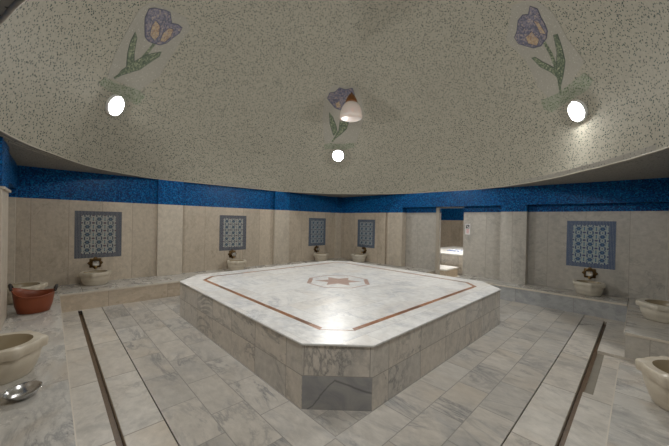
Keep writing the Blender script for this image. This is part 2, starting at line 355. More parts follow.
# ------------------------------------------------------------------ floor
bm = bmesh.new(); hbox(bm, (-.55, -.55, -1.12), (4.95, 4.8, -1.033)); structure(mesh_obj('floor', bm, M['slot']))
def slab(name, x0, x1, y0, y1, mat, z=-1, swap=False):
    bm = bmesh.new(); hbox(bm, (x0, y0, -1.033), (x1, y1, z)); o = structure(mesh_obj(name, bm, mat, swap=swap)); return bev(o, .003, 1)
SX0, SX1 = .218, .250; SY0, SY1 = .222, .250
def poly_floor(name, pts, mat, swap):
    bm = bmesh.new(); prism(bm, [(p[0]*S, p[1]*S) for p in pts], (1-1.033)*S, 0.0)
    return structure(mesh_obj(name, bm, mat, swap=swap))
X1, Y1 = WRr+.1, WLr+.1
poly_floor('floor', [(.42, .42), (X1, .42), (X1, 2.3), (2.3, 2.3)], M['floorY'], False)
poly_floor('floor', [(.42, .42), (2.3, 2.3), (2.3, Y1), (.42, Y1)], M['floorY'], True)
poly_floor('floor', [(2.3, 2.3), (X1, 2.3), (X1, Y1), (2.3, Y1)], M['floorY'], True)
slab('floor', SX1, .416, .416, Y1, M['strip'], swap=True)
slab('floor', .416, X1, SY1, .416, M['strip'])
slab('floor', SX1, .416, SY1, .416, M['strip'])
slab('floor', -.36, SX0, SY1, Y1, M['strip'], swap=True)
slab('floor', -.36, 2.33, NRr, SY0, M['strip'])
slab('floor', -.36, SX0, SY0, SY1, M['strip'])
slab('floor', 3.195, X1, NRr, SY0, M['strip'])
slab('floor', 2.33, 3.195, NRr, .180, M['strip'], -1.022)
slab('floor', 2.33, 3.195, .180, SY0, M['slotside'], -1.026)
# ends of the two drain channels
slab('floor', SX0, SX1, 4.095, Y1, M['strip']); slab('floor', 4.23, X1, SY0, SY1, M['strip'])
for nm, pl, lab in (('drain_grate', (( .2195, 4.045, -1.012), (.2485, 4.090, -1.004)), 'dark square grate at the far end of the left floor channel'),):
    bm = bmesh.new(); hbox(bm, *pl)
    for k in range(3): hbox(bm, (.222, 4.052+k*.013, -1.004), (.246, 4.058+k*.013, -1.002))
    hbox(bm, (.2195, 4.045, -1.033), (.2215, 4.09, -1.012)); hbox(bm, (.2465, 4.045, -1.033), (.2485, 4.09, -1.012))
    tag(mesh_obj(nm, bm, M['tubdark']), lab, 'drain')

# ------------------------------------------------------------------ walls
def wall(name, boxes, mat):
    bm = bmesh.new()
    for a, b in boxes: hbox(bm, a, b)
    return structure(mesh_obj(name, bm, mat))
wall('wall_back', [((-.5, WLr, -1.033), (4.95, 4.8, ZB))], M['wallL'])
wall('trim_1', [((-.5, WLr, ZB), (4.95, 4.8, .60))], M['blue'])
DY0, DY1, DZ = 1.974, 2.43, .262
wall('wall_right', [((WRr, -.5, -1.033), (4.94, DY0, ZB)), ((WRr, DY1, -1.033), (4.94, 4.66, ZB))], M['wallR'])
wall('trim_2', [((WRr, -.5, ZB), (4.94, DY0, .60)), ((WRr, DY1, ZB), (4.94, 4.66, .60)), ((WRr, DY0, DZ), (4.94, DY1, .60)),
                ((WRp, -.5, ZL), (WRr, 3.36, .60)), ((WRp, 3.36, ZB), (WRr, 4.66, .60))], M['blue'])
wall('wall_right', [((WRp, 3.415, -1.0), (WRr, 4.66, ZB)), ((WRp+.03, 3.36, -1.0), (WRr, 3.415, ZB))], M['wallL'])
wall('wall_left', [((-.5, -.5, -1.033), (NLr, WLr, ZB))], M['wallL'])
wall('trim_3', [((-.5, -.5, ZB), (NLr, WLr, .60)), ((NLr, NRr, ZL), (NLp-.02, WLr, .60))], M['blue'])
wall('wall_front', [((NLr, -.5, -1.033), (WRr, NRr, ZB))], M['wallR'])
wall('trim_4', [((NLr, -.5, ZB), (WRr, NRr, .60)), ((NLp, NRr, ZL), (WRp, NRp-.02, .60))], M['blue'])
tn = [5]
def pillar(x0, x1, y0, y1, top=.60, z0=BZ, mat='pillar', cap=None):
    bm = bmesh.new(); hbox(bm, (x0, y0, z0), (x1, y1, ZB), 0); hbox(bm, (x0, y0, ZB), (x1, y1, top), 1)
    if cap: hbox(bm, (x0, y0-.012, ZB-.012), (x1+.014, y1+.012, ZB+.008), 0)
    o = structure(mesh_obj('trim_%d' % tn[0], bm, [M[mat], M['blue']])); tn[0] += 1; return bev(o, .004, 1)
pillar(1.063, 1.385, WLp, WLr); pillar(2.934, 3.256, WLp, WLr); pillar(4.50, WRp, WLp, WLr); pillar(NLr, -.268, WLp+.02, WLr)
pillar(WRp, WRr, 1.072, 1.394, ZL, mat='wallR'); pillar(WRp, WRr, 3.04, 3.36, ZL, mat='pillar'); pillar(WRp, WRr, NRr, -.205, ZL, mat='wallR')
pillar(NLr, NLp, 3.03, 3.47, cap=True); pillar(NLr, NLp, 1.1, 1.42, cap=True)
pillar(1.1, 1.42, NRr, NRp, mat='wallR'); pillar(3.5, 3.8, NRr, NRp, mat='wallR')

# ------------------------------------------------------------------ dome, soffit, rim mouldings
CX, CY, CZ, RHO = 2.24, 2.22, .06, 2.55
XA, XB, YA, YB = NLp-.05, WRp, NRp-.08, WLp
def clampxy(x, y): return min(max(x, XA), XB), min(max(y, YA), YB)
RIM = [(-135, 2.80), (-120, 2.72), (-105, 2.58), (-90, 2.50), (-74, 2.43), (-67.8, 2.386), (-60, 2.342), (-51, 2.315), (-37.7, 2.366), (-20, 2.45), (0, 2.50), (45, 2.51), (90, 2.52), (115, 2.66), (132.5, 2.70), (151, 2.57), (166.6, 2.54), (185, 2.53), (202, 2.538), (208.6, 2.575), (216, 2.68), (225, 2.80)]
def walldist(a):
    c, s_ = math.cos(a), math.sin(a); ts = []
    if c > 1e-6: ts.append((XB-CX)/c)
    if c < -1e-6: ts.append((XA-CX)/c)
    if s_ > 1e-6: ts.append((YB-CY)/s_)
    if s_ < -1e-6: ts.append((YA-CY)/s_)
    return min(ts)
def rimr(a):
    d = math.degrees(a) % 360; d = d-360 if d > 225 else d
    for (a0, r0), (a1, r1) in zip(RIM, RIM[1:]):
        if a0 <= d <= a1:
            t = (d-a0)/(a1-a0); return min(r0+(r1-r0)*(t*t*(3-2*t)*.5+t*.5), walldist(math.radians(d))-.004)
    return 2.5
def domer(a, la):
    r = RHO*math.cos(la); w = max(0., 1-(la-l0)/math.radians(13))**1.2
    return r+(rimr(a)-RHO*math.cos(l0))*w
NS, NR = 288, 90
l0 = math.asin((ZT-CZ)/RHO)
bm = bmesh.new(); rings = []
for j in range(NR):
    la = l0+(PI/2-l0)*j/NR; ring = []
    for i in range(NS):
        a = 2*PI*i/NS; r = domer(a, la)
        x, y = clampxy(CX+r*math.cos(a), CY+r*math.sin(a)); ring.append(bm.verts.new(W(x, y, CZ+RHO*math.sin(la))))
    rings.append(ring)
top = bm.verts.new(W(CX, CY, CZ+RHO))
for A, B in zip(rings, rings[1:]):
    for i in range(NS): bm.faces.new((A[(i+1) % NS], A[i], B[i], B[(i+1) % NS]))
for i in range(NS): bm.faces.new((rings[-1][(i+1) % NS], rings[-1][i], top))
o = structure(mesh_obj('ceiling', bm, M['dome'], smooth=True))
R0 = RHO*math.cos(l0)
def rimpt(a, dr=0.): return clampxy(CX+(rimr(a)+dr)*math.cos(a), CY+(rimr(a)+dr)*math.sin(a))
bm = bmesh.new()
def sq(a):
    c, s = math.cos(a), math.sin(a); ts = []
    if c > 1e-6: ts.append((4.9-CX)/c)
    if c < -1e-6: ts.append((-.5-CX)/c)
    if s > 1e-6: ts.append((4.78-CY)/s)
    if s < -1e-6: ts.append((-.5-CY)/s)
    t = min(ts); return CX+t*c, CY+t*s
angs = sorted(set([2*PI*i/NS for i in range(NS)]+[math.atan2(y-CY, x-CX) % (2*PI) for x in (-.5, 4.9) for y in (-.5, 4.78)]))
A = [[bm.verts.new(W(*rimpt(a), z)) for a in angs] for z in (ZT, ZT+.05)]
B = [[bm.verts.new(W(*sq(a), z)) for a in angs] for z in (ZT, ZT+.05)]
n = len(angs)
for i in range(n):
    j = (i+1) % n
    bm.faces.new((A[0][i], B[0][i], B[0][j], A[0][j])); bm.faces.new((A[1][j], B[1][j], B[1][i], A[1][i]))
    bm.faces.new((A[0][j], A[1][j], A[1][i], A[0][i])); bm.faces.new((B[0][i], B[1][i], B[1][j], B[0][j]))
structure(mesh_obj('ceiling', bm, M['soffit']))
for dr, r, m in ((.004, .006, 'rim'), (.055, .007, 'soffit'), (.095, .007, 'soffit')):
    bm = bmesh.new(); pp = []
    rg = range(NS) if dr < .01 else range(int(NS*.40), int(NS*.66))
    for i in rg:
        x, y = rimpt(2*PI*i/NS, dr)
        pp.append(W(x, y, ZT))
    tube(bm, pp, r*S, 8, dr < .01); structure(mesh_obj('trim_%d' % tn[0], bm, M[m], smooth=True)); tn[0] += 1

# ------------------------------------------------------------------ room beyond the doorway
wall('wall_beyond', [((8.6, 1.0, -1.05), (8.7, 5.8, .10)), ((4.94, .95, -1.05), (8.7, 1.0, .10)), ((4.94, 5.8, -1.05), (8.7, 5.85, .10))], M['wallL'])
wall('wall_beyond', [((8.6, 1.0, .10), (8.7, 5.8, .70)), ((4.94, .95, .10), (8.7, 1.0, .70)), ((4.94, 5.8, .10), (8.7, 5.85, .70))], M['blue'])
wall('ceiling', [((4.94, .95, .70), (8.7, 5.85, .76))], M['soffit'])
wall('floor', [((4.88, .95, -1.06), (8.7, 5.85, -1.0))], M['strip'])
bx = W(6.7, 2.3, -1)
t = empty('marble_slab_bed', bx, 'white marble slab on a grey stone base seen through the doorway', 'slab')
bm = bmesh.new(); hbox(bm, (5.80, 1.5, -1), (7.7, 3.40, -.63), loc=bx); mesh_obj('base', bm, M['pside'], t)
bm = bmesh.new(); hbox(bm, (5.76, 1.46, -.63), (7.74, 3.44, -.60), loc=bx); bev(mesh_obj('top_slab', bm, M['ptop'], t), .006)
bm = bmesh.new()
pts = [(6.30, 2.62), (6.36, 2.98), (6.75, 3.02), (6.85, 2.74), (6.6, 2.62)]
prism(bm, [(p[0]*S, p[1]*S) for p in pts], .40*S, .412*S)
tag(bev(mesh_obj('folded_cloth', bm, M['cloth']), .008), 'blue and white patterned cloth lying on the white slab beyond the doorway', 'cloth')
bx = W(5.3, 2.7, -1)
t = empty('low_marble_step', bx, 'low pale marble block beside the doorway in the room beyond', 'step')
bm = bmesh.new(); hbox(bm, (5.1, 2.40, -1), (5.6, 3.0, -.85), loc=bx); mesh_obj('base', bm, M['wallL'], t)
bm = bmesh.new(); hbox(bm, (5.09, 2.39, -.85), (5.61, 3.01, -.825), loc=bx); mesh_obj('top_slab', bm, M['ptop'], t)
# door frame
bm = bmesh.new()
hbox(bm, (WRr-.03, 2.382, -1), (WRr+.0, 2.432, DZ+.012)); hbox(bm, (WRr-.015, DY0-.004, DZ-.004), (WRr+.01, 2.382, DZ+.010))
structure(mesh_obj('door_1', bm, M['frame']))

# ------------------------------------------------------------------ benches round the walls
def bench(boxes, label, mats=('bench', 'bench'), swap=False, loc=None):
    a, b = boxes[0]; loc = W((a[0]+b[0])/2, (a[1]+b[1])/2, -1)
    t = empty('marble_bench', loc, label, 'bench', None)
    bm = bmesh.new(); bm2 = bmesh.new()
    for a, b in boxes:
        hbox(bm, (a[0], a[1], -1), (b[0], b[1], BZ-.018), loc=loc)
        o = .008
        hbox(bm2, (a[0]-(o if a[2:] and 0 in a[2:] else 0), a[1]-(o if a[2:] and 1 in a[2:] else 0), BZ-.018),
             (b[0]+(o if a[2:] and 2 in a[2:] else 0), b[1]+(o if a[2:] and 3 in a[2:] else 0), BZ), loc=loc)
    bm3 = bmesh.new(); e = .0045; zt_ = BZ+.0008; zb_ = BZ-.0185
    for a, b in boxes:
        if 0 in a[2:]: hbox(bm3, (a[0]-.0085, a[1], zb_), (a[0]-.0085+e, b[1], zt_), loc=loc)
        if 1 in a[2:]: hbox(bm3, (a[0], a[1]-.0085, zb_), (b[0], a[1]-.0085+e, zt_), loc=loc)
        if 2 in a[2:]: hbox(bm3, (b[0]+.0085-e, a[1], zb_), (b[0]+.0085, b[1], zt_), loc=loc)
        if 3 in a[2:]: hbox(bm3, (a[0], b[1]+.0085-e, zb_), (b[0], b[1]+.0085, zt_), loc=loc)
    mesh_obj('worn_edge', bm3, M['edge'], t)['label'] = 'pale worn front edge'
    mesh_obj('riser', bm, M[mats[0]], t); bev(mesh_obj('seat_slab', bm2, M[mats[1]], t, swap=swap), .005)
    return t
def hb(bm, a, b, loc): box(bm, W(*a[:3])-loc, W(*b)-loc)
_h = hbox
def hbox(bm, a, b, mi=0, loc=Vector((0, 0, 0))): _h(bm, a[:3], b, mi, loc)
bench([((NLr, BL, 1), (WRp, WLr))], 'beige marble wall bench along the back left wall with three basins on it', ('benchL', 'bench'))
bench([((BR, 2.44, 0), (WRr, 3.04)), ((BR, 3.04, 0), (WRp, BL-.010))], 'marble wall bench on the right wall between the far corner and the doorway', ('wallL', 'bench'), True)
bench([((BR, BNR+.012, 0), (WRr, 1.93))], 'blue-grey marble wall bench on the right wall below the right-hand tile panel', ('benchR', 'bench'), True)
bench([((NLr, NRr, 2), (BNL-.0085, BL-.010))], 'long marble bench at the left edge carrying the orange tub and the steel bowl', ('benchL', 'bench'), True)
bench([((BNL+.002, NRr, 3, 2), (2.474, BNR))], 'marble bench at the lower right corner under the nearest right-hand basin', ('wallR', 'bench'))
bench([((3.20, NRr, 3, 0), (WRr, BNR-.002))], 'raised marble bench block on the right between the entrance gap and the right wall', ('wallR', 'bench'))  # riser in darker wall marble, painting in the shade on its front

# ------------------------------------------------------------------ central heated platform
px0, px1, py0, py1, pc = .9622, 3.539, .9592, 3.5419, .267
def octo(x0, x1, y0, y1, c): return [(x0+c, y0), (x1-c, y0), (x1, y0+c), (x1, y1-c), (x1-c, y1), (x0+c, y1), (x0, y1-c), (x0, y0+c)]
PC = W((px0+px1)/2, (py0+py1)/2, -1); PT = -.6485
root = empty('heated_platform', PC, 'large white marble octagonal platform in the middle of the floor', 'platform')
def loc2(pts): return [(p[0]*S-PC.x, p[1]*S-PC.y) for p in pts]
bm = bmesh.new(); prism(bm, loc2(octo(px0+.006, px1-.006, py0+.006, py1-.006, pc)), 0, (1+PT-.012)*S)
bm.normal_update()
base = mesh_obj('base', bm, M['pside'], root)
bm = bmesh.new(); prism(bm, loc2(octo(px0, px1, py0, py1, pc+.002)), (1+PT-.012)*S, (1+PT)*S); bev(mesh_obj('top_slab', bm, M['ptop'], root), .005)
# dark facing tile on the near corner face
a = Vector((px0+.006, py0+.006+pc, 0)); b = Vector((px0+.006+pc, py0+.006, 0))
A3 = Vector((a.x*S-PC.x, a.y*S-PC.y, 0)); B3 = Vector((b.x*S-PC.x, b.y*S-PC.y, 0)); nrm = Vector((-1, -1, 0)).normalized()
dv = (B3-A3).normalized(); A3 += dv*.006; B3 -= dv*.006
bm = bmesh.new(); hgt = .283
vs = [bm.verts.new(p) for p in (A3+nrm*.004, B3+nrm*.004, B3+nrm*.004+Vector((0, 0, hgt)), A3+nrm*.004+Vector((0, 0, hgt)))]
ws = [bm.verts.new(v.co-nrm*.02) for v in vs]
f = bm.faces.new(vs); bm.faces.new(ws[::-1])
for i in range(4): bm.faces.new((vs[i], ws[i], ws[(i+1) % 4], vs[(i+1) % 4]))
L = bm.loops.layers.uv.verify(); wd = (B3-A3).length
for l, q in zip(f.loops, ((0, 0), (wd, 0), (wd, hgt), (0, hgt))): l[L].uv = q
o = mesh_obj('facing_tile', bm, M['facing'], root, uv=False); o['label'] = 'darker grey marble tile with a bent vein'
# inlay
zt = (1+PT)*S
ix0, ix1, iy0, iy1, ic, iw = 1.160, 3.345, 1.165, 3.34, .150, .036
outer = octo(ix0, ix1, iy0, iy1, ic); inner = octo(ix0+iw, ix1-iw, iy0+iw, iy1-iw, ic-.586*iw+.0)
bm = bmesh.new(); L = bm.loops.layers.uv.verify()
run = 0
for i in range(8):
    p0, p1, q1, q0 = outer[i], outer[(i+1) % 8], inner[(i+1) % 8], inner[i]
    ln = math.dist(p0, p1)*S
    if i == 7:       # near corner: only a thin line
        k = .22; q0 = (p0[0]+(q0[0]-p0[0])*k, p0[1]+(q0[1]-p0[1])*k); q1 = (p1[0]+(q1[0]-p1[0])*k, p1[1]+(q1[1]-p1[1])*k)
    P4 = loc2([p0, p1, q1, q0]); lo = [bm.verts.new((*p, zt-.003)) for p in P4]; hi = [bm.verts.new((*p, zt+.0012)) for p in P4]
    f = bm.faces.new(hi)
    for l, q in zip(f.loops, ((run, .1), (run+ln, .1), (run+ln-.03, .16), (run+.03, .16))): l[L].uv = q
    for k in range(4): bm.faces.new((lo[k], lo[(k+1) % 4], hi[(k+1) % 4], hi[k]))
    run += ln+.07
mesh_obj('inlay_border', bm, M['orange'], root, uv=False)['label'] = 'rust-brown inlaid marble band'
# medallion
cx, cy = 2.255*S-PC.x, 2.262*S-PC.y
def ringpts(r, n, ph): return [(cx+r*S*math.cos(ph+2*PI*i/n), cy+r*S*math.sin(ph+2*PI*i/n)) for i in range(n)]
ph = -PI/4+PI/8
o1, o2 = ringpts(.355, 8, ph), ringpts(.325, 8, ph); o3 = ringpts(.305, 8, ph)
bm = bmesh.new()
for i in range(8):
    j = (i+1) % 8
    inn = o3 if i in (7, 3) else ringpts(.338, 8, ph)
    P4 = [o1[i], o1[j], inn[j], inn[i]]
    lo = [bm.verts.new((*p, zt-.003)) for p in P4]; hi = [bm.verts.new((*p, zt+.0012)) for p in P4]
    bm.faces.new(hi)
    for k in range(4): bm.faces.new((lo[k], lo[(k+1) % 4], hi[(k+1) % 4], hi[k]))
med = mesh_obj('medallion_outline', bm, M['star'], root)
bm = bmesh.new(); pts = []
for i in range(12):
    a = -PI/4+2*PI*i/12; r = (.25 if i % 6 == 0 else .235) if i % 2 == 0 else .125
    pts.append((cx+r*S*math.cos(a), cy+r*S*math.sin(a)))
prism(bm, pts, zt-.003, zt+.0012)
mesh_obj('star', bm, M['star'], root)['label'] = 'rose-brown six-pointed inlaid star'

# ------------------------------------------------------------------ basins
def make_basin(mat):
    t = empty('marble_basin', (0, 0, 0), '', 'basin')
    def lobes(a, k):
        c = max(0., math.cos(6*a)); return 1+LB[k]*(c**2)
    prof = [(.108, 0), (.113, .005), (.124, .030), (.131, .062), (.134, .092), (.134, .104), (.143, .109), (.146, .130), (.145, .145), (.141, .150), (.112, .150)]
    LB = [0, 0, .0, .03, .05, .07, .12, .12, .12, .12, 0]
    bm = bmesh.new(); lathe(bm, [(r*S, z*S) for r, z in prof], 72, lobes, cap=False)
    bot = [v for v in bm.verts if v.co.z < 1e-6]; bot.sort(key=lambda v: math.atan2(v.co.y, v.co.x)); bm.faces.new(bot[::-1])
    b = mesh_obj('bowl', bm, M[mat], t, smooth=True)
    b.modifiers.new('EdgeSplit', 'EDGE_SPLIT').split_angle = math.radians(50)
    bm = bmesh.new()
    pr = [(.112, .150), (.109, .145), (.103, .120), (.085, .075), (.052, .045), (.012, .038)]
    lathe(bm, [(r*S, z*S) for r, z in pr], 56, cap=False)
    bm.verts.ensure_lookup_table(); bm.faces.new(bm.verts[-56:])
    mesh_obj('bowl_inside', bm, M['bowlin'], t, smooth=True)['label'] = 'olive-tan hollow with painted-in shading'
    return t
protos = {}
GR = 'carved marble basins on the wall benches'
def basin(x, y, z, label, mat='basin', sc=1., rz=0., zsc=1.):
    if mat not in protos:
        t = make_basin(mat); protos[mat] = t
    else:
        src = protos[mat]; t = src.copy(); COL.objects.link(t)
        copy_parts(src, t)
    t.location = W(x, y, z)+Vector((0, 0, .001)); t.rotation_euler = (0, 0, rz); t.scale = (sc, sc, zsc); t['label'] = label; t['category'] = 'basin'; t['group'] = GR
    return t
basin(.395, 4.495, BZ, 'cream marble basin under the leftmost tile panel on the back wall', rz=.25)
basin(2.155, 4.475, BZ, 'cream marble basin under the middle tile panel of the left-hand back wall', rz=.1)
basin(3.955, 4.475, BZ, 'cream marble basin left of the far corner of the room', rz=.5)
basin(4.505, 3.945, BZ, 'pale marble basin right of the far corner of the room', 'basin_grey', rz=.3)
basin(4.625, .415, BZ, 'pale marble basin under the right-hand tile panel', 'basin_grey', rz=.2)
basin(-.185, 4.02, BZ, 'cream marble basin at the left edge behind the orange tub', sc=1.08, rz=.1)
basin(-.185, 2.20, BZ, 'large cream marble basin at the lower left beside the steel bowl', sc=1.14, rz=math.radians(-6), zsc=1.13)
basin(3.88, -.170, BZ, 'pale marble basin cut by the right edge on the raised bench block', 'basin_grey', sc=1.17, rz=math.radians(40))
basin(2.06, -.178, BZ, 'cream marble basin at the lower right corner on the near bench', 'basin', sc=1.13, rz=math.radians(28), zsc=1.13)

# ------------------------------------------------------------------ wall taps  (local: wall at y=0, outward -y)
def make_tap():
    t = empty('wall_tap', (0, 0, 0), '', 'tap')
    def ringlathe(name, prof, mat, rf=None, seg=36, label=None):
        bm = bmesh.new(); lathe(bm, prof, seg, rf)
        bmesh.ops.rotate(bm, verts=bm.verts, cent=(0, 0, 0), matrix=Matrix.Rotation(PI/2, 3, 'X'))
        o = mesh_obj(name, bm, M[mat], t, smooth=True); o.modifiers.new('ES', 'EDGE_SPLIT').split_angle = math.radians(35)
        if label: o['label'] = label
        return o
    rp = ringlathe('rosette_plate', [(.088, 0), (.092, .006), (.086, .016), (.066, .022)], 'brassdark', lambda a, k: 1+.10*math.cos(8*a), 96, 'dark scalloped brass plate')
    rg_ = ringlathe('rosette_ring', [(.064, .02), (.070, .028), (.064, .036), (.056, .032)], 'brassdark', None, 40)
    rg_.parent = rp
    tb = ringlathe('tap_body', [(.040, .02), (.040, .05), (.032, .07), (.042, .085), (.044, .105), (.032, .118), (.006, .12)], 'chrome', None, 32, 'chrome tap body')
    bm = bmesh.new()
    for k in range(4):
        a = PI/4+k*PI/2
        tube(bm, [(0, -.10, 0), (.050*math.cos(a), -.104, .050*math.sin(a))], [.009, .011], 10)
    mesh_obj('cross_handle', bm, M['chrome'], tb, smooth=True)
    bm = bmesh.new(); tube(bm, [(0, -.03, -.03), (0, -.075, -.035), (0, -.10, -.05), (0, -.108, -.08)], [.014, .013, .012, .013], 12)
    mesh_obj('spout', bm, M['brass'], t, smooth=True)['label'] = 'brass spout'
    return t
tp = []
def tap(x, y, z, rz, label):
    if not tp: t = make_tap(); tp.append(t)
    else:
        t = tp[0].copy(); COL.objects.link(t)
        copy_parts(tp[0], t)
    t.location = W(x, y, z); t.rotation_euler = (0, 0, rz); t.scale = (1.2, 1.1, 1.2); t['label'] = label; t['category'] = 'tap'; t['group'] = 'wall taps above the basins'
TZ = -.575
tap(.405, WLr, TZ, 0, 'chrome tap on dark brass rosette under the leftmost tile panel')
tap(2.165, WLr, TZ, 0, 'chrome tap on dark brass rosette under the middle back-wall tile panel')
tap(3.985, WLr, TZ-.01, 0, 'chrome tap on dark brass rosette just left of the far corner')
tap(WRp, 3.94, TZ-.01, -PI/2, 'chrome tap on dark brass rosette just right of the far corner')
tap(WRr, .42, TZ, -PI/2, 'chrome tap on dark brass rosette under the right-hand tile panel')
tap(NLr, 4.05, TZ, PI/2, 'brass tap above the basin behind the orange tub at the left edge')

# ------------------------------------------------------------------ faience panels
def panel(p, wdir, pw, ph, label, mat):
    """p = lower left corner seen from the room, wdir = unit vector to the right, panel lies on the wall"""
    out = Vector((wdir.y, -wdir.x, 0))
    bm = bmesh.new(); L = bm.loops.layers.uv.verify()
    q = [Vector((0, 0, 0)), wdir*pw, wdir*pw+Vector((0, 0, ph)), Vector((0, 0, ph))]
    fr = [bm.verts.new(v+out*.006) for v in q]; bk = [bm.verts.new(v+out*.0006) for v in q]
    f = bm.faces.new(fr)
    for l, uvc in zip(f.loops, ((0, 0), (pw, 0), (pw, ph), (0, ph))): l[L].uv = uvc
    for i in range(4): bm.faces.new((fr[i], bk[i], bk[(i+1) % 4], fr[(i+1) % 4]))
    o = mesh_obj('tile_panel', bm, mat, uv=False); o.location = p
    tag(o, label, 'tile panel', 'blue and white tile panels above the basins')
PW, PH = .735, .915
mA = tile_panel_mat('iznik_tiles_grey', (.37, .37, .34), (.04, .05, .09), (.11, .19, .24), (.25, .09, .08), PW, PH)
mB = tile_panel_mat('iznik_tiles_blue', (.36, .42, .42), (.03, .06, .17), (.07, .18, .30), (.16, .10, .16), PW, PH)
mC = tile_panel_mat('iznik_tiles_far', (.33, .36, .38), (.05, .08, .14), (.10, .19, .26), (.18, .10, .12), PW, PH)
XR = Vector((1, 0, 0)); YR = Vector((0, -1, 0))
panel(W(.207, WLr, -.510), XR, PW, PH, 'leftmost blue and white tile panel, on the back wall nearest the orange tub', mA)
panel(W(1.945, WLr, -.512), XR, PW, PH, 'blue and white tile panel in the middle bay of the back wall', mA)
panel(W(3.770, WLr, -.515), XR, PW, PH, 'blue and white tile panel just left of the far corner', mC)
panel(W(WRp, 4.125, -.525), YR, PW, PH, 'blue and white tile panel just right of the far corner', mC)
panel(W(WRr, .655, -.505), YR, PW, PH, 'rightmost blue and white tile panel, on the right wall', mB)

# ------------------------------------------------------------------ safety sign by the doorway
sp = W(WRr, 1.943, -.115)
t = empty('safety_sign', sp, 'small white warning notice on the wall right of the doorway', 'sign')
def sgn(name, y0, y1, z0, z1, mat, d0, d1, parent, pts=None):
    bm = bmesh.new(); box(bm, (-d1, -y1, z0), (-d0, -y0, z1)); return mesh_obj(name, bm, M[mat], parent)
pl = sgn('plate', 0, .115, -.085, .185, 'white', 0, .004, t)
pg = sgn('pictogram_panel', .014, .100, .065, .165, 'black', .004, .006, t)
bm = bmesh.new()      # slipping figure
def ybar(y0, z0, y1, z1, w):
    d = Vector((0, -(y1-y0), z1-z0)).normalized(); nv = Vector((0, -d.z, d.y))*w/2
    a, b = Vector((-.006, -y0, z0)), Vector((-.006, -y1, z1)); vs = [a+nv, a-nv, b-nv, b+nv]
    lo = [bm.verts.new(v) for v in vs]; hi = [bm.verts.new(v+Vector((-.0015, 0, 0))) for v in vs]
    bm.faces.new(hi); bm.faces.new(lo[::-1])
    for i in range(4): bm.faces.new((lo[i], lo[(i+1) % 4], hi[(i+1) % 4], hi[i]))
ybar(.036, .128, .062, .108, .014); ybar(.062, .108, .088, .098, .012); ybar(.062, .108, .070, .078, .010); ybar(.034, .150, .044, .140, .014); ybar(.05, .13, .074, .142, .007)
ybar(.024, .076, .092, .076, .006)
mesh_obj('slipping_figure', bm, M['white'], pg)
for k, (z, w, m) in enumerate(((.040, .076, 'red'), (.020, .060, 'redpale'), (0., .070, 'red'), (-.022, .050, 'redpale'), (-.045, .066, 'red'))):
    sgn('text_line', .0575-w/2, .0575+w/2, z-.006, z+.006, m, .004, .0055, t)

# ------------------------------------------------------------------ tub and steel bowl
tl = W(-.092, 3.515, BZ)+Vector((0, 0, .001)); t = empty('flexible_tub', tl, 'rust-orange plastic tub with dark handles on the left bench', 'tub'); t.scale = (.9, .92, 1.15)
bm = bmesh.new(); NSg = 64
def tubring(r, z, wob=0.):
    out = []
    for i in range(NSg):
        a = 2*PI*i/NSg; lift = wob*(.60*max(0, -math.cos(a+.25))**2+.18*max(0, math.cos(a))**3-.16*max(0, -math.sin(a))**2)
        rr = r*(1+(.06*abs(math.cos(a))-.03 if wob else 0))
        out.append(bm.verts.new((rr*math.cos(a), rr*.86*math.sin(a), z+lift)))
    return out
H = .205
rs = [tubring(.165, 0), tubring(.175, .006), tubring(.198, H*.4, .02), tubring(.214, H*.8, .08), tubring(.222, H, .12), tubring(.230, H+.004, .12), tubring(.227, H+.013, .12), tubring(.216, H+.006, .12), tubring(.208, H*.8, .08), tubring(.190, H*.4, .02), tubring(.160, .012)]
for A, B in zip(rs, rs[1:]):
    for i in range(NSg): bm.faces.new((A[i], A[(i+1) % NSg], B[(i+1) % NSg], B[i]))
bm.faces.new(rs[0][::-1]); bm.faces.new(rs[-1])
mesh_obj('body', bm, M['tub'], t, smooth=True)
for sgn_, zc in ((1, H+.035), (-1, H+.085)):
    bm = bmesh.new(); pp = []
    for k in range(13):
        a = PI*k/12; pp.append((sgn_*(.224+.022*math.sin(a)), .10*math.cos(a)*.9, zc-.012+.055*math.sin(a)))
    tube(bm, pp, .017, 10); mesh_obj('handle', bm, M['tubdark'], t, smooth=True)['label'] = 'dark loop handle'
bl = W(-.079, 1.885, BZ); 
bm = bmesh.new()
pr = [(.030, .0), (.060, .006), (.088, .024), (.104, .048), (.112, .060), (.113, .0615), (.110, .061), (.101, .047), (.084, .026), (.056, .011), (.006, .007)]
lathe(bm, pr, 48)
for v in bm.verts:
    if v.co.z < .001: v.co.z = 0
bo = mesh_obj('steel_bowl', bm, M['steel'], smooth=True); bo.location = bl+Vector((0, 0, .006)); bo.scale = (.89, .89, .89); bo.rotation_euler = (math.radians(4), math.radians(-3), 0)
tag(bo, 'shallow shiny steel bowl on the left bench in front of the large basin', 'bowl')

